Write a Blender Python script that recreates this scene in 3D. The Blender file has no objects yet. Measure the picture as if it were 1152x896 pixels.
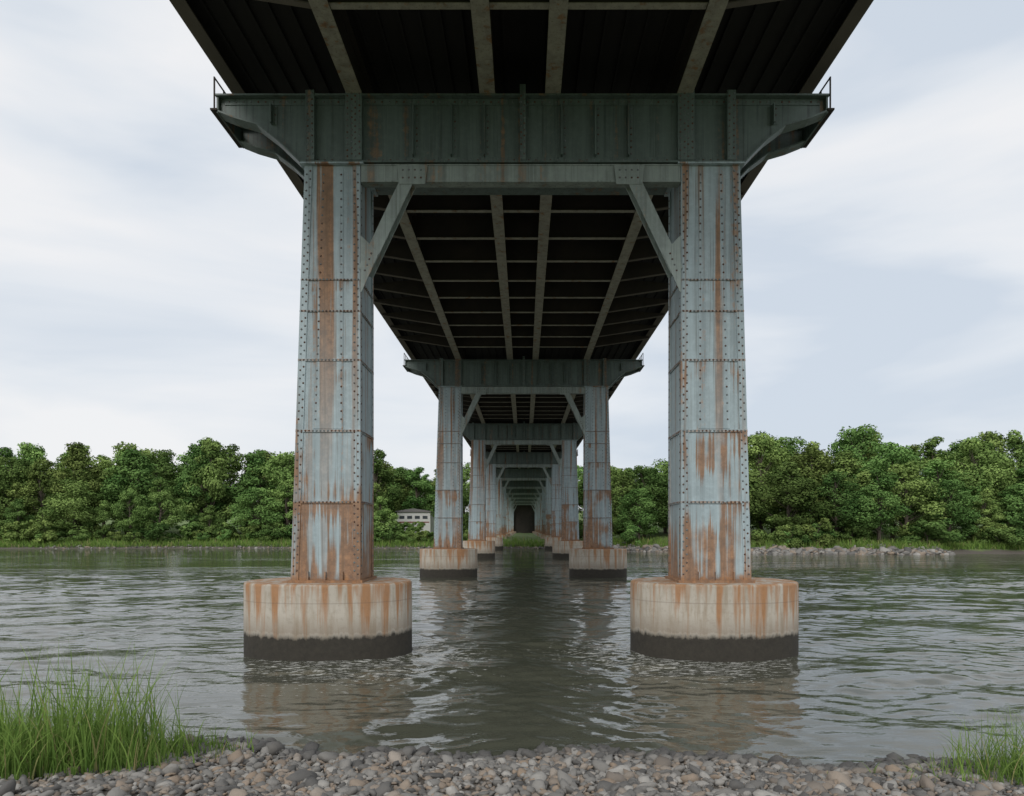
import bpy, math, random
import numpy as np
from mathutils import Vector, noise as mnoise
random.seed(7); rng=np.random.default_rng(7)
scene=bpy.context.scene
COL=scene.collection
CZ=2.98
# ------------------------------------------------------------------ helpers
class NT:
    def __init__(s,name):
        s.m=bpy.data.materials.new(name); s.m.use_nodes=True
        s.t=s.m.node_tree; s.n=s.t.nodes; s.l=s.t.links
        s.b=s.n['Principled BSDF']; s.out=s.n['Material Output']
    def new(s,t,**k):
        nd=s.n.new(t)
        for a,v in k.items(): setattr(nd,a,v)
        return nd
    def link(s,a,b): s.l.new(a,b)
    def pos(s): return s.new('ShaderNodeNewGeometry').outputs['Position']
    def obj(s): return s.new('ShaderNodeTexCoord').outputs['Object']
    def noise(s,vec,scale,detail=4,rough=.55,sc=(1,1,1),loc=(0,0,0)):
        mp=s.new('ShaderNodeMapping'); mp.inputs['Scale'].default_value=sc; mp.inputs['Location'].default_value=loc
        s.link(vec,mp.inputs['Vector'])
        n=s.new('ShaderNodeTexNoise'); n.inputs['Scale'].default_value=scale
        n.inputs['Detail'].default_value=detail; n.inputs['Roughness'].default_value=rough
        s.link(mp.outputs[0],n.inputs['Vector']); return n.outputs['Fac']
    def mr(s,v,a,b,c=0,d=1,smooth=False):
        n=s.new('ShaderNodeMapRange'); n.inputs[1].default_value=a;n.inputs[2].default_value=b
        n.inputs[3].default_value=c;n.inputs[4].default_value=d
        if smooth: n.interpolation_type='SMOOTHSTEP'
        s.link(v,n.inputs[0]); return n.outputs[0]
    def math(s,op,a,b=None,clamp=False):
        n=s.new('ShaderNodeMath',operation=op); n.use_clamp=clamp
        for i,v in enumerate((a,b)):
            if v is None: continue
            if isinstance(v,(int,float)): n.inputs[i].default_value=v
            else: s.link(v,n.inputs[i])
        return n.outputs[0]
    def mix(s,f,a,b,mode='MIX'):
        n=s.new('ShaderNodeMix',data_type='RGBA',blend_type=mode)
        for i,v in ((0,f),(6,a),(7,b)):
            if isinstance(v,(int,float)): n.inputs[i].default_value=v
            elif isinstance(v,tuple): n.inputs[i].default_value=v+(1,) if len(v)==3 else v
            else: s.link(v,n.inputs[i])
        return n.outputs[2]
    def sep(s,v):
        n=s.new('ShaderNodeSeparateXYZ'); s.link(v,n.inputs[0]); return n.outputs
    def bump(s,h,strength=.3,dist=.02,prev=None):
        n=s.new('ShaderNodeBump'); n.inputs['Strength'].default_value=strength; n.inputs['Distance'].default_value=dist
        s.link(h,n.inputs['Height'])
        if prev: s.link(prev,n.inputs['Normal'])
        return n.outputs[0]
    def fin(s,col=None,rough=None,nor=None,metal=None):
        for k,v in (('Base Color',col),('Roughness',rough),('Normal',nor),('Metallic',metal)):
            if v is None: continue
            if isinstance(v,(int,float)): s.b.inputs[k].default_value=v
            elif isinstance(v,tuple): s.b.inputs[k].default_value=v+(1,)
            else: s.link(v,s.b.inputs[k])
        return s.m

def obj(name,me,parent=None,loc=(0,0,0)):
    o=bpy.data.objects.new(name,me); COL.objects.link(o); o.location=loc
    if parent: o.parent=parent
    return o
def mesh_np(name,V,F,mat,cols=None,smooth=False):
    me=bpy.data.meshes.new(name); V=np.asarray(V,dtype=np.float32); F=np.asarray(F,dtype=np.int32)
    k=F.shape[1]
    me.vertices.add(len(V)); me.vertices.foreach_set('co',V.ravel())
    me.loops.add(F.size); me.loops.foreach_set('vertex_index',F.ravel())
    me.polygons.add(len(F)); me.polygons.foreach_set('loop_start',np.arange(0,F.size,k,dtype=np.int32))
    me.polygons.foreach_set('loop_total',np.full(len(F),k,dtype=np.int32))
    me.polygons.foreach_set('use_smooth',np.full(len(F),smooth,dtype=bool))
    me.update(calc_edges=True)
    if cols is not None:
        a=me.color_attributes.new('col','FLOAT_COLOR','POINT'); a.data.foreach_set('color',np.asarray(cols,dtype=np.float32).ravel())
    me.materials.append(mat); return me
class MB:
    def __init__(s): s.v=[]; s.f=[]
    def hexa(s,p):
        i=len(s.v); s.v+=[tuple(q) for q in p]
        for f in ((3,2,1,0),(4,5,6,7),(0,1,5,4),(1,2,6,5),(2,3,7,6),(3,0,4,7)): s.f.append(tuple(i+a for a in f))
    def box(s,x0,x1,y0,y1,z0,z1):
        s.hexa([(x0,y0,z0),(x1,y0,z0),(x1,y1,z0),(x0,y1,z0),(x0,y0,z1),(x1,y0,z1),(x1,y1,z1),(x0,y1,z1)])
    def prism(s,poly,y0,y1):
        i=len(s.v); n=len(poly)
        s.v+=[(x,y0,z) for x,z in poly]+[(x,y1,z) for x,z in poly]
        s.f.append(tuple(i+a for a in range(n))); s.f.append(tuple(i+n+a for a in reversed(range(n))))
        for a in range(n):
            b=(a+1)%n; s.f.append((i+b,i+a,i+n+a,i+n+b))
    def beam(s,a,b,w,y0,y1):
        ax,az=a;bx,bz=b; L=math.hypot(bx-ax,bz-az); nx,nz=-(bz-az)/L*w/2,(bx-ax)/L*w/2
        s.prism([(ax+nx,az+nz),(ax-nx,az-nz),(bx-nx,bz-nz),(bx+nx,bz+nz)],y0,y1)
    def cyl(s,p,q,r0,r1,n=7):
        p=Vector(p);q=Vector(q);d=(q-p).normalized(); u=d.orthogonal().normalized(); w=d.cross(u); i=len(s.v)
        for c,r in ((p,r0),(q,r1)):
            for k in range(n):
                a=2*math.pi*k/n; s.v.append(tuple(c+u*math.cos(a)*r+w*math.sin(a)*r))
        for k in range(n):
            b=(k+1)%n; s.f.append((i+k,i+b,i+n+b,i+n+k))
        s.f.append(tuple(i+n+k for k in range(n)))
    def mesh(s,name,mat,bevel=False):
        me=bpy.data.meshes.new(name); me.from_pydata(s.v,[],s.f); me.update(); me.materials.append(mat)
        import bmesh
        bm=bmesh.new(); bm.from_mesh(me); bmesh.ops.recalc_face_normals(bm,faces=bm.faces); bm.to_mesh(me); bm.free()
        return me
def merged(pv,pf,R,T,col=None):
    n=len(T); k=len(pv)
    V=np.einsum('nij,kj->nki',R,pv)+T[:,None,:]
    F=(pf[None]+ (np.arange(n)*k)[:,None,None]).reshape(-1,pf.shape[1])
    C=None
    if col is not None: C=np.repeat(col,k,axis=0)
    return V.reshape(-1,3),F,C
def rotmats(ax,ay,az):
    cx,sx,cy,sy,cz,sz=np.cos(ax),np.sin(ax),np.cos(ay),np.sin(ay),np.cos(az),np.sin(az)
    n=len(ax); R=np.zeros((n,3,3))
    R[:,0,0]=cz*cy;R[:,0,1]=cz*sy*sx-sz*cx;R[:,0,2]=cz*sy*cx+sz*sx
    R[:,1,0]=sz*cy;R[:,1,1]=sz*sy*sx+cz*cx;R[:,1,2]=sz*sy*cx-cz*sx
    R[:,2,0]=-sy;R[:,2,1]=cy*sx;R[:,2,2]=cy*cx
    return R
def ico(sub):
    import bmesh
    bm=bmesh.new(); bmesh.ops.create_icosphere(bm,subdivisions=sub,radius=1)
    v=np.array([x.co[:] for x in bm.verts]); f=np.array([[y.index for y in x.verts] for x in bm.faces]); bm.free(); return v,f

# ------------------------------------------------------------------ materials
SEAMS=[3.58,5.24,6.89,8.03,8.76]
def steel_mat(name,paint,dark,drips=True,rustamt=1.0,rot=0.9):
    t=NT(name); P=t.pos(); S=t.sep(P); z=S[2]
    fine=t.noise(P,6,4,.7); vert=t.noise(P,1,3,.6,sc=(4.2,4.2,.13),loc=(1.3,0,0)); vfine=t.noise(P,1,3,.7,sc=(17,17,.30),loc=(3,9,1))
    base=t.mix(t.mr(vert,.35,.65),paint,tuple(c*.66 for c in paint))
    base=t.mix(t.mr(fine,.45,.72,0,.45),base,tuple(min(1,c*1.28) for c in paint))
    base=t.mix(t.mr(vfine,.54,.72,0,.65),base,dark)
    rc=t.mix(t.mr(fine,.3,.7),(.14,.060,.022),(.46,.21,.070)); rc=t.mix(t.mr(vfine,.4,.6,0,.7),rc,(.22,.12,.06))
    comb=t.math('ADD',t.math('MULTIPLY',vert,.75),t.math('MULTIPLY',fine,.30))
    m=t.mr(comb,.60,.67,0,rustamt)
    if drips:
        big=t.noise(P,.8,2,loc=(7,0,2))
        run=t.noise(P,1,3,.6,sc=(3.1,3.1,.07),loc=(0,4,0))
        runm=t.math('MULTIPLY',t.mr(t.math('ADD',t.math('MULTIPLY',run,.85),t.math('MULTIPLY',vfine,.2)),.565,.63),t.mr(z,4.0,8.5,.3,.95))
        tot=t.math('MAXIMUM',t.math('MULTIPLY',m,.8),runm)
        mixn=t.math('ADD',t.math('MULTIPLY',vert,.5),t.math('MULTIPLY',vfine,.6))
        for zs,L,A in zip(SEAMS,[1.85,1.9,1.0,.3,.3],[.17,.13,.07,.02,.03]):
            d=t.math('SUBTRACT',zs,z)
            fall=t.math('MULTIPLY',t.math('GREATER_THAN',d,0),t.mr(d,0,L,A,.001))
            k=t.math('ADD',t.math('ADD',fall,mixn),t.math('MULTIPLY',t.math('SUBTRACT',big,.5),.7))
            k=t.math('MULTIPLY',t.mr(k,.66,.74),t.math('MULTIPLY',t.math('GREATER_THAN',d,0),t.mr(d,L*.8,L,1,0)))
            tot=t.math('MAXIMUM',tot,t.math('MULTIPLY',k,.9))
            lin=t.mr(t.math('ABSOLUTE',t.math('SUBTRACT',z,zs)),.016,.032,.75,0)
            tot=t.math('MAXIMUM',tot,t.math('MULTIPLY',lin,t.mr(fine,.38,.6)))
        inner=t.mr(t.math('ABSOLUTE',S[0]),4.7,3.8,0,.08)
        low=t.mr(z,1.7,5.8,1.0,0)
        lowm=t.mr(t.math('ADD',t.math('ADD',t.math('MULTIPLY',low,.20),t.math('MULTIPLY',inner,low)),t.math('ADD',t.math('MULTIPLY',vert,.55),t.math('ADD',t.math('MULTIPLY',big,.25),t.math('MULTIPLY',vfine,.18)))),.635,.70)
        tot=t.math('MAXIMUM',tot,t.math('MULTIPLY',lowm,.92))
        foot=t.mr(z,1.7,2.05,1,0)
        tot=t.math('MAXIMUM',tot,t.mr(t.math('ADD',foot,fine),.8,1.25))
        m=tot
    m=t.math('MULTIPLY',m,rot,True)
    col=t.mix(m,base,rc)
    nrm=t.bump(t.math('ADD',fine,t.math('MULTIPLY',m,.5)),.35,.01)
    return t.fin(col,t.mr(m,0,1,.5,.88),nrm)
M_col=steel_mat('painted_rusty_steel',(.375,.46,.485),(.15,.165,.155))
M_beam=steel_mat('green_painted_steel',(.125,.168,.152),(.022,.03,.026),drips=False,rustamt=.55)
M_brace=steel_mat('brace_paint',(.29,.34,.315),(.09,.10,.09),drips=False,rustamt=.5)
M_str=steel_mat('underdeck_steel',(.38,.36,.29),(.11,.09,.065),drips=False,rustamt=.8)
def rivet_mat():
    t=NT('rivet_steel'); P=t.pos(); n=t.noise(P,5,2)
    return t.fin(t.mix(t.mr(n,.42,.58),(.15,.175,.18),(.10,.05,.03)),.7)
M_riv=rivet_mat()
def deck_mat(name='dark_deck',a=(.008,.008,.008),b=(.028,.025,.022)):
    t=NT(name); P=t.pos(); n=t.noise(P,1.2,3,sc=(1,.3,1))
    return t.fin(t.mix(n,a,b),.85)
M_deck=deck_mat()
M_web=deck_mat('shade_dark_web',(.02,.02,.018),(.07,.055,.042))  # near-black against the pale flanges: under-deck shade put into the web colour
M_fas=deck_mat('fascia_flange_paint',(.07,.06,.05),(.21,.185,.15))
def conc_mat(name='weathered_concrete',water=True):
    t=NT(name); P=t.pos(); S=t.sep(P); z=S[2]
    f=t.noise(P,9,5,.7); b=t.noise(P,1.1,3); v=t.noise(P,1,4,.6,sc=(5,5,.30)); v2=t.noise(P,1,3,.6,sc=(7,7,.8),loc=(5,2,0))
    c=t.mix(b,(.38,.34,.28),(.54,.50,.43)); c=t.mix(t.mr(f,.5,.8,0,.6),c,(.25,.21,.16))
    c=t.mix(t.mr(v2,.47,.68,0,.6),c,(.26,.20,.13))
    if water:
        st=t.mr(t.math('ADD',t.math('MULTIPLY',v,.8),t.mr(z,.3,1.72,0,.15)),.48,.59)
        c=t.mix(t.math('MULTIPLY',st,.85),c,t.mix(f,(.22,.10,.035),(.46,.22,.085)))
        wl=t.math('ADD',z,t.math('MULTIPLY',t.math('SUBTRACT',v2,.5),.22)); wl=t.math('ADD',wl,t.math('MULTIPLY',t.math('SUBTRACT',f,.5),.14))
        w=t.mr(wl,.60,.48); c=t.mix(w,c,t.mix(f,(.014,.013,.010),(.06,.052,.04)))
        mid=t.math('MULTIPLY',t.mr(wl,.56,.62,0,1),t.mr(wl,1.0,.62)); c=t.mix(t.math('MULTIPLY',mid,.45),c,(.15,.11,.075))
        j=t.mr(t.math('ABSOLUTE',t.math('SUBTRACT',z,1.28)),.006,.016,.3,0); c=t.mix(j,c,(.12,.09,.07))
    return t.fin(c,.9,t.bump(f,.5,.02))
M_conc=conc_mat()
def vcol_mat(name,c0,c1,rough=.8,trans=0.0,objrand=False,bumpy=False,var=None,diffuse=False):
    t=NT(name); a=t.new('ShaderNodeAttribute',attribute_name='col'); s=t.sep(a.outputs['Color'])
    c=t.mix(s[0],c0,c1)
    if var: c=t.mix(s[1],c,var)
    if objrand:
        oi=t.new('ShaderNodeObjectInfo'); h=t.new('ShaderNodeHueSaturation')
        r2=t.math('FRACT',t.math('MULTIPLY',oi.outputs['Random'],7.31))
        t.link(t.mr(oi.outputs['Random'],0,1,.472,.522),h.inputs['Hue']); t.link(t.mr(r2,0,1,.55,1.4),h.inputs['Value'])
        t.link(c,h.inputs['Color']); c=h.outputs[0]
    nor=None
    if bumpy:
        nor=t.bump(t.noise(t.pos(),40,2),.4,.01)
        f=t.noise(t.pos(),30,3,.7); c=t.mix(t.mr(f,.3,.8,0,.35),c,(.15,.14,.13))
    if trans>0 or diffuse:
        d=t.new('ShaderNodeBsdfDiffuse'); t.link(c,d.inputs['Color'])
        if diffuse: t.link(d.outputs[0],t.out.inputs[0]); t.n.remove(t.b); return t.m
        tr=t.new('ShaderNodeBsdfTranslucent'); t.link(c,tr.inputs['Color']); ms=t.new('ShaderNodeMixShader'); ms.inputs[0].default_value=trans
        t.link(d.outputs[0],ms.inputs[1]); t.link(tr.outputs[0],ms.inputs[2]); t.link(ms.outputs[0],t.out.inputs[0]); t.n.remove(t.b)
        return t.m
    return t.fin(c,rough,nor)
M_leaf=vcol_mat('tree_foliage',(.055,.105,.028),(.225,.335,.10),.6,objrand=True,diffuse=True)
M_grass=vcol_mat('reed_grass',(.07,.15,.03),(.30,.43,.11),.5,.3,var=(.42,.36,.18))
M_stone=vcol_mat('river_pebbles',(.065,.063,.060),(.42,.40,.365),.75,bumpy=True,var=(.30,.225,.16))
def bark():
    t=NT('bark'); n=t.noise(t.obj(),6,3,sc=(1,1,.3)); return t.fin(t.mix(n,(.05,.04,.03),(.16,.13,.10)),.9)
M_bark=bark()
def ground_mat():
    t=NT('river_bank_ground'); P=t.pos(); S=t.sep(P)
    f=t.noise(P,12,4,.7); b=t.noise(P,.25,4)
    mud=t.mix(f,(.06,.052,.043),(.15,.13,.105)); gr=t.mix(t.noise(P,1.5,4,.7),(.06,.11,.025),(.18,.25,.075))
    gr=t.mix(t.mr(b,.5,.7,0,.6),gr,(.20,.20,.09))
    far=t.math('MULTIPLY',t.mr(S[1],60,70),t.mr(t.math('ADD',S[2],t.math('MULTIPLY',t.math('SUBTRACT',b,.5),1.2)),.25,.5))
    behind=t.mr(S[1],3,0)
    return t.fin(t.mix(t.math('MAXIMUM',far,t.math('MULTIPLY',behind,.6)),mud,gr),.95,t.bump(f,.6,.03))
M_ground=ground_mat()
PIERS=[(-4.74,16.6),(4.58,16.6)]
def water_mat():
    t=NT('murky_river_water'); P=t.pos(); S=t.sep(P)
    far=t.mr(S[1],30,50,.10,1)
    a=t.noise(P,.42,4,.55,sc=(.42,1.5,1)); b=t.noise(P,5,3,.6,sc=(.6,1.25,1),loc=(4,1,0))
    patch=t.mr(t.noise(P,.09,3,.6,sc=(.3,1.6,1)),.4,.6,.2,1)
    near=None
    for (px,py) in PIERS:
        v=t.new('ShaderNodeVectorMath',operation='DISTANCE'); t.link(P,v.inputs[0]); v.inputs[1].default_value=(px*.78,py-.7,0)
        fall=t.mr(t.math('ADD',v.outputs['Value'],t.math('MULTIPLY',a,2.4)),2.6,6.4,1,0,True)
        near=fall if near is None else t.math('MAXIMUM',near,fall)
    n=t.new('ShaderNodeBump'); n.inputs['Distance'].default_value=.35; t.link(t.math('MULTIPLY',far,patch),n.inputs['Strength']); t.link(a,n.inputs['Height'])
    n2=t.bump(b,.6,.016,n.outputs[0])
    col=t.mix(t.noise(P,.15,2),(.062,.066,.047),(.090,.092,.068))
    fo=t.noise(P,1,5,.78,sc=(3.5,10,1),loc=(2,2,0)); fm=t.mr(t.math('ADD',fo,t.math('MULTIPLY',near,.19)),.71,.75)
    fm=t.math('MULTIPLY',fm,t.mr(near,0,.3))
    col=t.mix(t.math('MULTIPLY',fm,.7),col,(.65,.65,.62))
    t.b.inputs['IOR'].default_value=1.62
    return t.fin(col,t.mr(fm,0,1,.03,.5),n2)
M_water=water_mat()

# ------------------------------------------------------------------ bridge
bridge=bpy.data.objects.new('steel_girder_bridge',None); COL.objects.link(bridge)
BY0=16.6; SP=25.0; NB=10
bents=[BY0+SP*i for i in range(0,NB)]
ZB,ZT=1.70,11.45
cols_def=[(-3.83,-3.83,-5.44,-5.11),(3.65,3.66,5.28,5.01)]
def build_bent():
    cb=MB(); riv=[]
    for xi0,xi1,xo0,xo1 in cols_def:
        sg=1 if xo0>0 else -1
        def X(u,z):
            k=(z-ZB)/(ZT-ZB); a=xi0+(xi1-xi0)*k; b=xo0+(xo1-xo0)*k; return a+(b-a)*u
        def slab(ua,ub,off_a,off_b,y0,y1,z0,z1):
            p=[]
            for z in (z0,z1):
                xa=X(ua,z)+off_a*sg; xb=X(ub,z)+off_b*sg
                p+=[(xa,y0,z),(xb,y0,z),(xb,y1,z),(xa,y1,z)]
            cb.hexa(p)
        slab(0,1,.02,-.02,-.68,.68,ZB+.06,ZT)
        for y0,y1 in ((-.705,-.678),(.678,.705)):
            slab(0,0,-.008,.17,y0,y1,ZB+.06,ZT-.02); slab(1,1,-.17,.008,y0,y1,ZB+.06,ZT-.02)
        slab(0,1,.40,-.40,-.694,-.679,5.29,ZT-.05)
        for u,o0,o1 in ((0,-.008,.021),(1,-.021,.008)):
            slab(u,u,o0,o1,-.677,-.53,ZB+.06,ZT-.02); slab(u,u,o0,o1,.53,.677,ZB+.06,ZT-.02)
        for q,zs in enumerate(SEAMS):
            hw=.032 if q<3 else .018
            slab(0,1,-.011,.011,-.709,.709,zs-hw,zs+hw)
            n=17
            for i in range(n):
                u=(i+.5)/n; riv.append(((X(u,zs),-.709,zs),(0,-1,0)))
            for i in range(11):
                y=-.6+1.2*i/10
                riv.append(((X(0,zs)-.011*sg,y,zs),(-sg,0,0))); riv.append(((X(1,zs)+.011*sg,y,zs),(sg,0,0)))
        z=ZB+.2
        while z<ZT-.1:
            if min(abs(z-s) for s in SEAMS)>.09:
                for o in (.05,.13):
                    zz=z+(.08 if o>.1 else 0)
                    riv.append(((X(0,zz)+o*sg,-.705,zz),(0,-1,0))); riv.append(((X(1,zz)-o*sg,-.705,zz),(0,-1,0)))
                if z>5.4:
                    riv.append(((X(0,z)+.44*sg,-.694,z),(0,-1,0))); riv.append(((X(1,z)-.44*sg,-.694,z),(0,-1,0)))
                for y in (-.6,.6):
                    riv.append(((X(0,z)-.008*sg,y,z),(-sg,0,0))); riv.append(((X(1,z)+.008*sg,y,z),(sg,0,0)))
            z+=.19
        x0,x1=sorted((xi0-.07*sg,xo0+.07*sg)); cb.box(x0,x1,-.78,.78,ZB-.005,ZB+.06)
        x0,x1=sorted((xi1-.10*sg,xo1+.10*sg)); cb.box(x0,x1,-.80,.80,ZT-.03,ZT+.004)
        for u in (.25,.5,.75):
            xx=X(u,ZB+.2); cb.prism([(xx-.012,ZB+.06),(xx+.012,ZB+.06),(xx+.012,ZB+.26),(xx-.012,ZB+.26)],-.76,-.68)
    bb=MB()
    bot=[(-7.1,12.66),(-6.75,12.52),(-6.2,12.36),(-5.75,12.02),(-5.2,11.49),(5.1,11.49),(5.6,12.0),(6.05,12.34),(6.6,12.5),(7.0,12.66)]
    poly=[(-7.1,13.0)]+bot+[(7.0,13.0)]
    bb.prism(poly,-.63,-.59); bb.prism(poly,.59,.63)
    bb.box(-7.16,7.06,-.79,-.45,13.0,13.04); bb.box(-7.16,7.06,.45,.79,13.0,13.04)
    for (a,b) in zip(bot[:-1],bot[1:]):
        L=math.hypot(b[0]-a[0],b[1]-a[1]); nx,nz=(b[1]-a[1])/L*.035,-(b[0]-a[0])/L*.035
        for y0,y1 in ((-.79,-.42),(.42,.79)):
            bb.prism([a,b,(b[0]+nx,b[1]+nz),(a[0]+nx,a[1]+nz)],y0,y1)
    for xe in (-7.13,7.03): bb.box(xe-.02,xe+.02,-.75,.75,12.62,13.0)
    for y in (-.648,.632):
        bb.box(-5.1,5.0,y,y+.016,11.495,11.64); bb.box(-7.0,6.9,y,y+.016,12.86,12.998)
    x=-5.0
    while x<5.0:
        riv.append(((x,-.648,11.57),(0,-1,0))); x+=.17
    x=-6.9
    while x<6.9:
        riv.append(((x,-.648,12.93),(0,-1,0))); x+=.17
    for x in (-2.59,-1.7,-.93,.87,1.65,2.42,-5.9,5.8):
        zb=11.645 if abs(x)<5 else 12.4
        bb.box(x-.015,x+.015,-.77,-.63,zb,12.85); bb.box(x-.015,x+.015,.63,.77,zb,12.85)
        bb.box(x+.016,x+.12,-.642,-.631,zb,12.85)
        z=zb+.08
        while z<12.8: riv.append(((x+.075,-.642,z),(0,-1,0))); z+=.15
    for x in (-4.97,-4.05,-3.87,-.04,3.66,3.84,4.8):
        w=.10 if x!=-.04 else .07
        bb.box(x-w,x+w,-.80,-.63,11.50,13.12 if abs(x)>1 else 13.25); bb.box(x-w,x+w,.63,.80,11.5,12.99)
        z=11.58
        while z<13.08:
            riv.append(((x-w*.5,-.80,z),(0,-1,0))); riv.append(((x+w*.5,-.80,z+.06),(0,-1,0))); z+=.14
    bb.box(-5.1,5.0,-.41,.41,11.60,11.62)
    for x in (-5.0,-2.6,0,2.4,4.9): bb.box(x-.01,x+.01,-.58,.58,11.63,12.9)
    br=MB()
    y0,y1=-.74,-.46
    br.box(-3.80,3.63,y0,y1,11.02,11.05); br.box(-3.80,3.63,y0,y1,11.40,11.43)
    br.box(-3.80,3.63,y0+.02,y0+.05,11.05,11.40)
    for a,b in (((-3.72,8.95),(-2.62,11.28)),((3.54,8.95),(2.44,11.28))):
        br.beam(a,b,.30,y0-.02,y0+.01); br.beam(a,b,.30,y1-.01,y1+.02)
        br.beam(a,b,.06,y0+.012,y1-.012)
    for sgn,xi in ((-1,-3.8),(1,3.63)):
        br.prism([(xi,8.45),(xi-sgn*.02,8.45),(xi-sgn*.42,9.35),(xi-sgn*.02,9.75),(xi,9.75)] ,y0-.035,y0-.021)
        xt=xi-sgn*1.2
        br.prism([(xt-.35,11.38),(xt-.30,10.95),(xt+.30,10.95),(xt+.35,11.38)],y0-.035,y0-.021)
        for i in range(4):
            riv.append(((xt-.22+.14*i,y0-.035,11.1),(0,-1,0))); riv.append(((xt-.22+.14*i,y0-.035,11.28),(0,-1,0)))
            riv.append(((xi-sgn*(.1+.05*i),y0-.035,8.95+.13*i),(0,-1,0)))
    rl=MB()
    for sx in (-7.20,7.10):
        for y in (-.75,-.25,.25,.75): rl.box(sx-.015,sx+.015,y-.015,y+.015,12.7,13.45)
        for z in (13.05,13.42): rl.box(sx-.012,sx+.012,-.76,.76,z,z+.03)
        rl.box(sx-.08,sx+.08,-.8,.8,12.66,12.70)
    pv=[];
    for r,h in ((1,0),(.75,.45)):
        for k in range(7): a=2*math.pi*k/7; pv.append((r*math.cos(a),r*math.sin(a),h))
    for k in range(7): a=2*math.pi*k/7; pv.append((.05*math.cos(a),.05*math.sin(a),.65))
    pf=[]
    for q in (0,7):
        for k in range(7): b=(k+1)%7; pf.append((q+k,q+b,q+7+b,q+7+k))
    pv=np.array(pv)*.025; pf=np.array(pf)
    R=[];T=[]
    for p,n in riv:
        n=Vector(n); u=n.orthogonal().normalized(); w=n.cross(u); R.append(np.array([u,w,n]).T); T.append(p)
    V,F,_=merged(pv,pf,np.array(R),np.array(T))
    return (cb.mesh('columns',M_col),bb.mesh('crossbeam',M_beam),br.mesh('knee_braces',M_brace),rl.mesh('inspection_rail',M_web),mesh_np('rivets',V,F,M_riv,smooth=True))
bent_meshes=build_bent()
def footing(cx,a,b,ztop,zbot):
    n=72
    prof=[(zbot,1.0),(ztop-.06,1.0),(ztop-.02,.992),(ztop,.975)]
    V=[];F=[]
    for z,s in prof:
        for k in range(n):
            t=2*math.pi*k/n; e=2/2.2
            x=a*s*abs(math.cos(t))**e*(1 if math.cos(t)>=0 else -1); y=b*s*abs(math.sin(t))**e*(1 if math.sin(t)>=0 else -1)
            V.append((cx+x,y,z))
    for r in range(len(prof)-1):
        for k in range(n): q=(k+1)%n; F.append((r*n+k,r*n+q,(r+1)*n+q,(r+1)*n+k))
    F.append(tuple((len(prof)-1)*n+k for k in range(n)))
    me=bpy.data.meshes.new('concrete_footing'); me.from_pydata(V,[],F); me.materials.append(M_conc)
    for p in me.polygons: p.use_smooth=len(p.vertices)==4
    return me
fA=[footing(-4.74,1.99,1.34,ZB,-2.5),footing(4.58,1.99,1.34,ZB,-2.5)]
fB=[footing(-4.62,1.75,1.18,ZB,-2.5),footing(4.48,1.75,1.18,ZB,-2.5)]
for i,y in enumerate(bents):
    for me in bent_meshes:
        if me.name=='rivets' and i>3: continue
        obj(me.name,me,bridge,(0,y,0))
    for me in (fA if i==0 else fB): obj(me.name,me,bridge,(0,y,0))
Y0,Y1=8.0,243
d=MB(); d.box(-7.25,7.15,Y0,Y1,14.08,14.4)
d.box(-7.25,-6.95,Y0,Y1,14.401,14.7); d.box(6.85,7.15,Y0,Y1,14.401,14.7)
x=-6.8
while x<6.8: d.box(x,x+.06,Y0,Y1,14.0,14.079); x+=.45
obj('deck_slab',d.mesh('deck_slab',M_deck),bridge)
s=MB(); wb=MB(); fs=MB()
for x in (-3.95,-.86,.66,3.72):
    s.box(x-.18,x+.18,Y0,Y1,13.045,13.075); wb.box(x-.015,x+.015,Y0,Y1,13.076,13.97); wb.box(x-.15,x+.15,Y0,Y1,13.971,13.998)
for x,sg in ((-7.05,-1),(6.95,1)):
    fs.box(x-.17,x+.15,Y0,Y1,13.70,13.73); wb.box(x+sg*.11,x+sg*.13,Y0,Y1,13.731,14.07)
ys=[]
for b in [BY0-SP]+bents:
    for j in range(10):
        y=b+3.2+2.05*j
        if Y0<y<Y1-1: ys.append(y)
xs=[-3.95,-.86,.66,3.72]
for y in ys:
    for xa,xb in zip(xs[:-1],xs[1:]):
        s.box(xa+.181,xb-.181,y-.08,y+.08,13.10,13.12); wb.box(xa+.016,xb-.016,y-.01,y+.01,13.121,13.9)
    for sg,xa,xe in ((-1,-4.14,-7.1),(1,3.91,7.0)):
        wb.prism([(xa,13.13),(xe,13.60),(xe,13.69),(xa,13.95)],y-.012,y+.012)
        fs.prism([(xa,13.10),(xe,13.57),(xe,13.599),(xa,13.129)],y-.07,y+.07)
obj('stringer_flanges',s.mesh('stringer_flanges',M_str),bridge)
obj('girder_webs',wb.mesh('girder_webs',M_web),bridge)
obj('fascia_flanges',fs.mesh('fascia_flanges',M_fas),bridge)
r=MB()
for x in (-7.1,7.0):
    for z in (15.0,15.4): r.box(x-.03,x+.03,Y0,Y1,z,z+.06)
    y=Y0+.5
    while y<Y1: r.box(x-.04,x+.04,y-.04,y+.04,14.7,15.4); y+=2.5
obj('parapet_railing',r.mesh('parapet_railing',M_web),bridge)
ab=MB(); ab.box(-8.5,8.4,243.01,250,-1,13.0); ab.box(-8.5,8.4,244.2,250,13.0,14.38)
obj('abutment',ab.mesh('abutment',M_web),bridge)  # near-black wall colour paints in the darkness of the far opening

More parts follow.
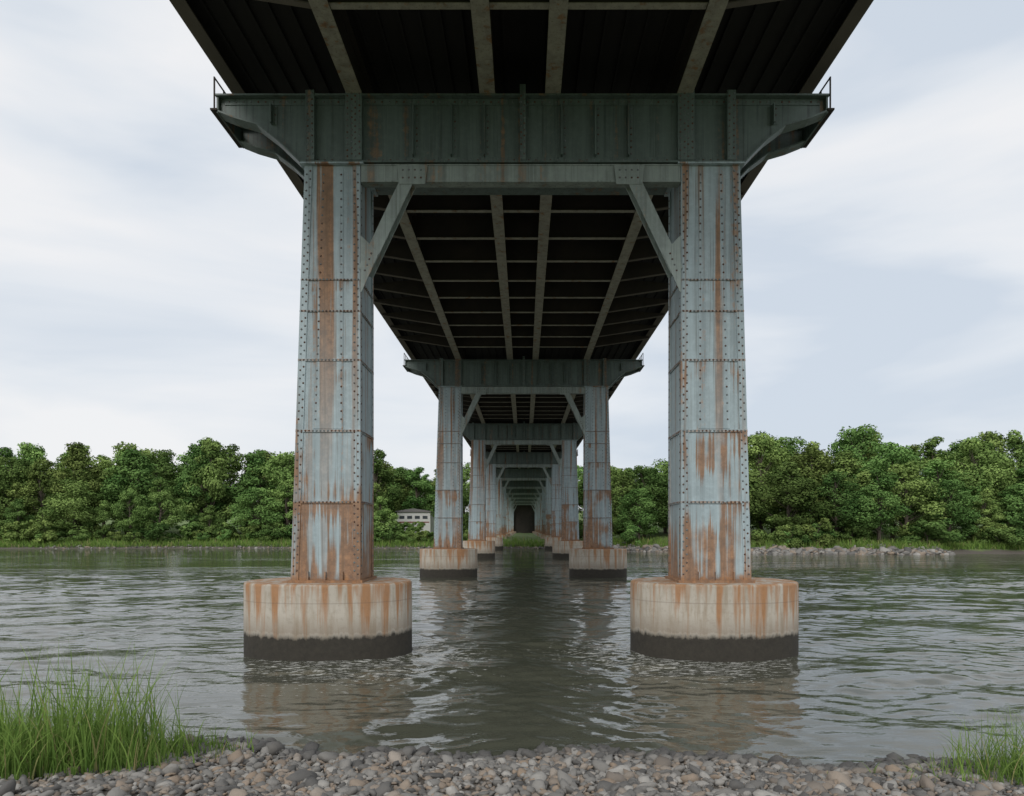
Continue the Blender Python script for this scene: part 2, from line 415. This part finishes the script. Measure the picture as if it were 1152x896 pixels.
# ------------------------------------------------------------------ ground
def ysn(x): return 8.85-.065*np.clip(x,-15,15)+.18*np.sin(x*1.1+.6)+.1*np.sin(x*2.9)
def ysf(x):
    k=np.clip((x+4)/30,0,1); k=k*k*(3-2*k)
    return 99-21*k+1.2*np.sin(x*.11)+.5*np.sin(x*.37+1)
def gz(x,y):
    x=np.asarray(x,float);y=np.asarray(y,float)
    n=.05*np.sin(x*1.7+y*.9)*np.sin(y*1.3-x*.4)
    dn=ysn(x)-y; zn=np.where(dn>0,.155*dn,.25*dn); zn=np.clip(zn,-2.2,1.55+np.clip(dn-12,0,200)*.02)
    df=y-ysf(x); flat=np.clip((abs(x)-9)/8,0,1)
    zf=np.where(df>0,.22*np.clip(df,0,5)+.045*np.clip(df-5,0,200)*flat,.25*df); zf=np.maximum(zf,-2.2)
    z=np.where(y<45,zn,zf)+n*np.where(y<45,.5,1.5)
    emb=np.clip((y-250)/4,0,1)*np.clip((16-abs(x))/5,0,1); z=z+(13.9-z)*emb
    return z
def sheet(name,gx,gy,zf,mat):
    XX,YY=np.meshgrid(gx,gy); ZZ=zf(XX,YY); nx,ny=len(gx),len(gy)
    V=np.stack([XX,YY,ZZ],-1).reshape(-1,3); I=np.arange(nx*ny).reshape(ny,nx)
    F=np.stack([I[:-1,:-1],I[:-1,1:],I[1:,1:],I[1:,:-1]],-1).reshape(-1,4)
    return obj(name,mesh_np(name,V,F,mat,smooth=True))
gx=np.unique(np.concatenate([np.linspace(-1500,-120,24),np.linspace(-120,120,121),np.linspace(-14,14,113),np.linspace(120,1500,24)]))
gy=np.unique(np.concatenate([np.linspace(-600,-20,16),np.linspace(-20,14,120),np.linspace(14,70,12),np.linspace(70,130,61),np.linspace(130,300,60),np.linspace(300,1800,20)]))
sheet('ground',gx,gy,gz,M_ground)
wr=np.random.default_rng(11)
comps=[]
for i in range(64):
    lam=.32*(5.0/.32)**(wr.random()**1.35); th=math.radians(90+wr.normal(0,32)); 
    comps.append((lam,th,wr.uniform(0,6.28)))
def wave(x,y):
    x0,y0=x,y
    x=x+.35*np.sin(y*.31+x*.13)+.2*np.sin(x*.5); y=y+.5*np.sin(x*.23+1)+.22*np.sin(x*.61+y*.4)
    z=np.zeros_like(x); zs=np.zeros_like(x)
    for lam,th,ph in comps:
        k=2*math.pi/lam; v=np.sin(k*(x*math.cos(th)+y*math.sin(th))+ph)*.024*lam/(2*math.pi)
        if lam>1.5: z+=v*.7
        else: zs+=v
    def pn(a,b,c,d): return np.sin(x*a+y*b+c)*np.sin(y*d-x*a*.6+c*2)
    pat=.5+.30*pn(.11,.45,1.2,.9)+.30*pn(.23,.85,4.2,1.7)+.22*pn(.5,2.1,2.2,.8)
    pat=np.clip(pat,.06,1.2)
    # calmer water in the lee of the footings, livelier wake just off their inner sides
    lee=np.zeros_like(x); wk=np.zeros_like(x)
    for px,py in PIERS:
        lee+=np.exp(-((x0-px)/2.0)**2-((y0-13.0)/2.2)**2)
        wk+=np.exp(-((x0-px*.50)/1.3)**2-((y0-15.2)/2.6)**2)
    pat=pat*(1-.6*np.clip(lee,0,1))+.75*wk
    z=z*(.5+.5*pat)*(1-.5*np.clip(lee,0,1))+zs*pat*1.3
    for px,py in PIERS:
        an=np.arctan2(y0-py,x0-px)
        r=np.hypot(x0-px*.80,(y0-(py-.9))*1.05)+.35*np.sin(3*an+px)+.25*np.sin(x*1.9+y*1.2)
        z+=.010*np.sin(r*8.5)*np.clip((5.6-r)/3.2,0,1)*np.clip((r-1.0),0,1)*(.5+.5*np.sin(5*an+2*r))
    fade=np.clip((52-y0)/14,0,1)*np.clip((40-abs(x0))/8,0,1)*np.clip((y0-5)/3,0,1)
    return z*fade
wx=np.unique(np.concatenate([np.linspace(-1500,-40,20),np.arange(-40,-12,.12),np.arange(-12,12,.07),np.arange(12,40.01,.12),np.linspace(40.1,1500,20)]))
wy=np.unique(np.concatenate([[4,5,6],np.arange(7,26,.05),np.arange(26,52.1,.09),np.linspace(52.5,125,12)]))
sheet('river_water',wx,wy,wave,M_water)

# ------------------------------------------------------------------ gravel
iv,if_=ico(2)
def stones(name,xs,ys,r,zoff,mat,wet=None):
    n=len(xs)
    V=[];F=[];C=[]
    protos=[]
    for p in range(12):
        v=iv.copy(); 
        for i in range(len(v)):
            q=Vector(v[i]); k=1+.42*mnoise.noise(q*1.2+Vector((p*7.1,0,0)))+.2*mnoise.noise(q*2.6+Vector((p*3.3,5,0))); v[i]=v[i]*k
        protos.append(v)
    off=0
    idx=rng.integers(0,12,n)
    for p in range(12):
        s=idx==p; m=s.sum()
        if m==0: continue
        R=rotmats(rng.normal(0,.35,m),rng.normal(0,.35,m),rng.uniform(0,6.28,m))
        sc=np.stack([r[s]*rng.uniform(.85,1.5,m),r[s]*rng.uniform(.7,1.05,m),r[s]*rng.uniform(.38,.75,m)],-1)
        R=R*sc[:,None,:]
        T=np.stack([xs[s],ys[s],gz(xs[s],ys[s])+zoff[s]],-1)
        cc=rng.beta(1.3,2.0,m); vv=(rng.random(m)<.32)*rng.uniform(.3,1,m)
        if wet is not None: cc=cc*(1-.85*wet[s]); vv=vv*(1-wet[s])
        col=np.stack([cc,vv,rng.random(m),np.ones(m)],-1)
        v,f,c=merged(protos[p],if_,R,T,col); V.append(v);F.append(f+off);C.append(c);off+=len(v)
    return obj(name,mesh_np(name,np.concatenate(V),np.concatenate(F),mat,np.concatenate(C),smooth=True))
n=24000
xs_=rng.uniform(-9.5,9.5,n); dd=rng.beta(1.1,1.3,n)*4.9-.35; ys_=ysn(xs_)-dd
rr=np.clip(rng.lognormal(math.log(.031),.42,n),.014,.10)
big=rng.random(n)<.02; rr[big]*=1.6
rr=np.where(dd<.25,rr*1.3,rr)
stones('gravel_shore',xs_,ys_,rr,rr*.25+rng.uniform(0,.025,n),M_stone,wet=np.clip((.35-dd)/.3,0,1))
n=2600
xs_=np.concatenate([rng.uniform(3,48,1900),rng.uniform(-70,3,700)]); ys_=ysf(xs_)+rng.normal(.8,1.0,n); rr=np.clip(rng.lognormal(math.log(.20),.4,n),.1,.5)
rr[1900:]*=.6
stones('riprap_stones',xs_,ys_,rr,rr*.2,M_stone)

# ------------------------------------------------------------------ grass
def grass(name,bx,by,h,w,lean,segs=6):
    n=len(bx); ang=rng.uniform(0,6.28,n); t=np.linspace(0,1,segs+1)
    bz=gz(bx,by)-.02
    dx,dy=np.cos(ang)*lean,np.sin(ang)*lean
    P=np.zeros((n,segs+1,3))
    c=t[None]**2.0
    P[:,:,0]=bx[:,None]+dx[:,None]*c*h[:,None]; P[:,:,1]=by[:,None]+dy[:,None]*c*h[:,None]
    P[:,:,2]=bz[:,None]+h[:,None]*(t[None]-.35*np.clip(lean,0,1.2)[:,None]*t[None]**3)
    wa=rng.uniform(0,3.14,n); W=(w[:,None]*(1-t[None]**1.8)*.5+.0006)
    ox=np.cos(wa)[:,None]*W; oy=np.sin(wa)[:,None]*W
    A=P.copy();B=P.copy(); A[:,:,0]-=ox;A[:,:,1]-=oy;B[:,:,0]+=ox;B[:,:,1]+=oy
    V=np.stack([A,B],2).reshape(-1,3)
    k=2*(segs+1); base=(np.arange(n)*k)[:,None]; j=np.arange(segs)[None]*2
    F=np.stack([base+j,base+j+1,base+j+3,base+j+2],-1).reshape(-1,4)
    r=rng.random(n); dry=(rng.random(n)<.08)*rng.uniform(.4,1,n)
    C=np.zeros((n,segs+1,2,4)); C[...,0]=(r[:,None]*.6+.4*t[None])[:,:,None]; C[...,1]=dry[:,None,None]; C[...,3]=1
    return obj(name,mesh_np(name,V,F,M_grass,C.reshape(-1,4)))
n=6500
cx=[];cy=[]
while len(cx)<n:
    x=random.uniform(-9.5,-3.4); y=random.uniform(6.2,8.9)
    e=(-4.0+ .25*math.sin(y*3))
    if x>e+random.gauss(0,.22): continue
    dens=.35+.65*mnoise.noise(Vector((x*1.3,y*1.3,0)))+.35
    if random.random()<dens and y<ysn(x)-.05 and not (y<6.7+max(0,(x+5.6))*.5): cx.append(x);cy.append(y)
cx=np.array(cx);cy=np.array(cy)
edge=np.clip((-3.9-cx)/1.1,0.12,1)
h=rng.uniform(.25,.85,n)*(.4+.6*edge)
grass('tall_grass_clump',cx,cy,h,rng.uniform(.008,.018,n),np.abs(rng.normal(.38,.24,n)))
n=560
tx=np.concatenate([rng.normal(-4.95,.36,320),rng.uniform(-9,-5.2,240)]); ty=rng.uniform(7.2,8.5,n)
th=np.where(rng.random(n)<.35,rng.uniform(1.1,1.6,n),rng.uniform(.7,1.2,n))
grass('reed_stalks',tx,ty,th,rng.uniform(.012,.022,n),np.abs(rng.normal(.24,.16,n)),segs=8)
n=620
tx=np.abs(rng.normal(0,.7,n))*-1+6.0; ty=rng.uniform(7.2,8.2,n)
grass('tall_grass_clump',tx,ty,rng.uniform(.2,1.0,n)*np.clip((tx-4.3)/1.1,.25,1),rng.uniform(.007,.013,n),np.abs(rng.normal(.5,.28,n)))
n=16000
fx=rng.uniform(-85,75,n); fy=ysf(fx)+np.abs(rng.normal(0,2.2,n))+np.where(fx>5,1.8,.5)
grass('bank_grass',fx,fy,rng.uniform(.3,1.1,n),rng.uniform(.05,.12,n),np.abs(rng.normal(.4,.2,n)),segs=3)

# ------------------------------------------------------------------ trees
def make_tree(seed,H=15,W=4.6,low=.16,nl=34,per=330,pointy=.5,leaf=(.17,.34)):
    rd=np.random.default_rng(seed); rs=random.Random(seed)
    mb=MB(); top=Vector((rs.uniform(-.4,.4),rs.uniform(-.4,.4),H*.8)); 
    pts=[Vector((0,0,-.5)),Vector((rs.uniform(-.2,.2),rs.uniform(-.2,.2),H*.3)),Vector((rs.uniform(-.4,.4),rs.uniform(-.4,.4),H*.55)),top]
    rad=[.30,.22,.13,.04]
    for i in range(3): mb.cyl(pts[i],pts[i+1],rad[i]*H/15,rad[i+1]*H/15,7)
    lobes=[]
    for i in range(nl):
        z=low+(1-low)*((i+rs.random())/nl)*.93
        prof=math.sin(math.pi*min(1,max(.05,((z-low)/(1-low))**.75*.93+.08)))**.6
        prof*= 1-pointy*max(0,z-.5)*1.1
        R=W*prof; a=rs.uniform(0,6.28)+i*2.4; q=rs.uniform(.35,.95)
        c=Vector((math.cos(a)*R*q,math.sin(a)*R*q,z*H)); r=rs.uniform(.65,1.25)*(.55+.45*prof)*W*.30
        lobes.append((c,r)); zt=max(.12,z-.2)*H
        base=Vector((0,0,zt)); mb.cyl(base,c,.07*H/15,.02,5)
    V=[];C=[]
    for c,r in lobes:
        m=int(per*(r/(W*.28))**1.6)
        d=rd.normal(size=(m,3)); d/=np.linalg.norm(d,axis=1)[:,None]
        ragged=1+.34*np.array([mnoise.noise(Vector(x)*2.0+c) for x in d])
        rad_=r*rd.uniform(.35,1.12,m)**.55*ragged
        p=np.array(c)+d*rad_[:,None]*np.array([1.12,1.12,.85]); 
        nrm=d+rd.normal(0,.5,(m,3))+np.array([0,0,.35]); nrm/=np.linalg.norm(nrm,axis=1)[:,None]
        u=np.cross(nrm,rd.normal(size=(m,3))); u/=np.linalg.norm(u,axis=1)[:,None]; w=np.cross(nrm,u)
        s=rd.uniform(leaf[0],leaf[1],m)[:,None]*.5; 
        V.append(np.stack([p-u*s*1.3,p-w*s,p+u*s*1.3,p+w*s],1))
        cc=np.clip(rs.uniform(.15,.8)+rd.normal(0,.16,m),0,1); q=np.zeros((m,4,4)); q[...,0]=cc[:,None]; q[...,3]=1; C.append(q)
    V=np.concatenate(V).reshape(-1,3); C=np.concatenate(C).reshape(-1,4); F=np.arange(len(V)).reshape(-1,4)
    return mesh_np('crown',V,F,M_leaf,C), mb.mesh('trunk',M_bark)
variants=[make_tree(1,15,4.6),make_tree(2,15,4.1,pointy=.7),make_tree(3,15,5.2,nl=40,pointy=.4),make_tree(4,15,3.7,low=.1,pointy=.6),
          make_tree(5,15,4.8,low=.2,nl=32,pointy=.35),make_tree(6,15,4.2,low=.08,nl=38,pointy=.8),make_tree(7,15,5.4,low=.12,nl=42,pointy=.5)]
bushv=[make_tree(21,4,2.6,low=.05,nl=14,per=240,pointy=.2),make_tree(22,4,3.0,low=.05,nl=16,per=240,pointy=.1)]
wood=bpy.data.objects.new('far_bank_tree_row',None); COL.objects.link(wood)
cnt=0
def plant(x,y,h,var=None,ws=1.0,parent=wood):
    global cnt
    cr,tr=variants[rng.integers(0,len(variants))] if var is None else var
    H0=15 if var is None else 4
    z=float(gz(x,y)); s=h/H0; a=rng.uniform(0,6.28)
    for me in (cr,tr):
        o=obj(me.name,me,parent,(x,y,z)); o.scale=(s*ws,s*ws,s); o.rotation_euler=(0,0,a)
    cnt+=1
def blocked(x,y):
    if abs(x)<11 and y<250: return True
    px=590+x/y*768
    if 432<px<498 and y<127: return True
    return False
def topline(px):
    K=[(-200,100),(0,98),(60,106),(150,99),(240,108),(330,100),(430,90),(480,84),(560,74),(700,82),(745,86),(790,108),(850,126),(900,122),(940,96),(985,138),(1035,102),(1070,98),(1105,124),(1152,146),(1300,126)]
    return float(np.interp(px,[k[0] for k in K],[k[1] for k in K]))
for row,(dist,step,jit) in enumerate(((15,5.6,2.5),(27,6.0,2.5),(44,6.6,4))):
    x=-130 if row<2 else -160
    while x<(120 if row<2 else 150):
        xx=x+rng.uniform(-1.8,1.8); yy=float(ysf(xx))+dist+rng.uniform(-jit,jit)
        px=590+xx/yy*768
        var_=rng.uniform(.74,1.06) if px>700 else rng.uniform(.82,1.05)
        if row==2: var_=rng.uniform(.80,.92)
        ztop=CZ+topline(px)/768*yy*var_*(.92 if row==0 else 1)
        h=ztop-float(gz(xx,yy))
        if not blocked(xx,yy): plant(xx,yy,h,ws=rng.uniform(.9,1.2)*min(1.2,15/h+.1))
        x+=step*rng.uniform(.75,1.3)
x=-105
while x<95:
    xx=x+rng.uniform(-1.2,1.2); yy=float(ysf(xx))+rng.uniform(5.0,9)
    if not blocked(xx,yy):
        h=rng.uniform(5.5,10.5)
        plant(xx,yy,h,ws=rng.uniform(1.1,1.5))
    x+=rng.uniform(3.5,7.5)
for i in range(20):
    xx=rng.uniform(-60,60); yy=rng.uniform(262,300); plant(xx,yy,rng.uniform(14,20),ws=1.2)
for xx,yy in ((-29,142),(-25,150),(-22,140),(-33,150),(-18,147)): plant(xx,yy,13,ws=1.25)
shr=bpy.data.objects.new('bank_shrubs',None); COL.objects.link(shr)
for i in range(120):
    xx=rng.uniform(-90,75); yy=float(ysf(xx))+rng.uniform(3,7)
    if abs(xx)<8.5: continue
    px=590+xx/yy*768
    plant(xx,yy,rng.uniform(1.2,3.4) if not 436<px<500 else 1.5,var=bushv[i%2],ws=rng.uniform(1,1.5),parent=shr)
for i in range(26):
    sx=rng.choice([-1,1]); plant(sx*rng.uniform(8.5,12),rng.uniform(125,235),rng.uniform(1,2.5),var=bushv[i%2],ws=1.3,parent=shr)
for xx in (-24,-22.3,-20.6,-18.5): plant(xx,118,2.3,var=bushv[0],ws=1.2,parent=shr)

# ------------------------------------------------------------------ small white building on far bank
def plain(name,c,r=.6):
    t=NT(name); n=t.noise(t.pos(),2,3); return t.fin(t.mix(n,tuple(k*.8 for k in c),c),r)
bd=bpy.data.objects.new('white_boathouse',None); COL.objects.link(bd)
by=124; bx=-19.9; bz=float(gz(bx,by)); 
bd.location=(bx,by,0)
w=MB(); w.box(-3.2,2.8,0,5,bz-.5,5.85); obj('walls',w.mesh('walls',plain('white_render',(.62,.62,.60))),bd)
rf=MB(); rf.prism([(-3.5,5.85),(3.1,5.85),(3.1,6.0),(-.3,6.5),(-3.5,6.0)],-.3,5.3); obj('roof',rf.mesh('roof',plain('dark_roof',(.16,.15,.15))),bd)
wi=MB()
for x in (-2.8,-1.4,0,1.4): wi.box(x,x+.9,-.03,-.005,4.6,5.15)
obj('windows',wi.mesh('windows',plain('window_glass',(.06,.07,.08),.1)),bd)
dr=MB(); dr.box(-3.0,2.6,-.04,-.008,3.9,4.1); obj('red_trim',dr.mesh('red_trim',plain('red_paint',(.22,.06,.05))),bd)

# ------------------------------------------------------------------ world / light
EL,AZ=36,196
w=bpy.data.worlds.new('World'); scene.world=w; w.use_nodes=True
nt=w.node_tree; N=nt.nodes; L=nt.links; bg=N['Background']
sky=N.new('ShaderNodeTexSky'); sky.sky_type='NISHITA'; sky.sun_disc=False; sky.sun_elevation=math.radians(EL); sky.sun_rotation=math.radians(AZ)
sky.dust_density=3; 
tc=N.new('ShaderNodeTexCoord'); mp=N.new('ShaderNodeMapping'); mp.inputs['Scale'].default_value=(1.0,1.0,3.8); mp.inputs['Rotation'].default_value=(.10,.08,0); mp.inputs['Location'].default_value=(.35,0,.2); L.new(tc.outputs['Generated'],mp.inputs[0])
no=N.new('ShaderNodeTexNoise'); no.inputs['Scale'].default_value=1.9; no.inputs['Detail'].default_value=5; no.inputs['Roughness'].default_value=.47; no.inputs['Distortion'].default_value=.4
L.new(mp.outputs[0],no.inputs['Vector'])
cr=N.new('ShaderNodeValToRGB'); e=cr.color_ramp.elements; e[0].position=.35; e[0].color=(.66,.73,.82,1); e[1].position=.61; e[1].color=(.925,.93,.945,1)
e=cr.color_ramp.elements.new(.47); e.color=(.81,.85,.90,1)
L.new(no.outputs['Fac'],cr.inputs[0])
sc=N.new('ShaderNodeVectorMath'); sc.operation='SCALE'; sc.inputs['Scale'].default_value=.10; L.new(sky.outputs[0],sc.inputs[0])
mx=N.new('ShaderNodeMix'); mx.data_type='RGBA'; mx.inputs[0].default_value=.92; L.new(sc.outputs[0],mx.inputs[6]); L.new(cr.outputs[0],mx.inputs[7])
L.new(mx.outputs[2],bg.inputs['Color']); bg.inputs['Strength'].default_value=1.0
sd=bpy.data.lights.new('sun','SUN'); sd.energy=1.5; sd.angle=math.radians(25); sd.color=(1,.97,.92)
so=bpy.data.objects.new('sun',sd); COL.objects.link(so)
a,e_=math.radians(AZ),math.radians(EL)
dirv=Vector((math.sin(a)*math.cos(e_),math.cos(a)*math.cos(e_),math.sin(e_)))
so.rotation_euler=dirv.to_track_quat('Z','Y').to_euler(); so.location=(0,-30,60)
# ------------------------------------------------------------------ camera
cd=bpy.data.cameras.new('camera'); cd.lens=24; cd.sensor_width=36; cd.shift_y=(594-448)/1152; cd.shift_x=-(590-576)/1152
cd.clip_end=4000; cd.clip_start=.05
co=bpy.data.objects.new('camera',cd); COL.objects.link(co); co.location=(0,0,CZ); co.rotation_euler=(math.radians(90),0,0)
scene.camera=co
scene.view_settings.view_transform='Standard'; scene.view_settings.look='None'; scene.view_settings.exposure=0
print('trees',cnt)
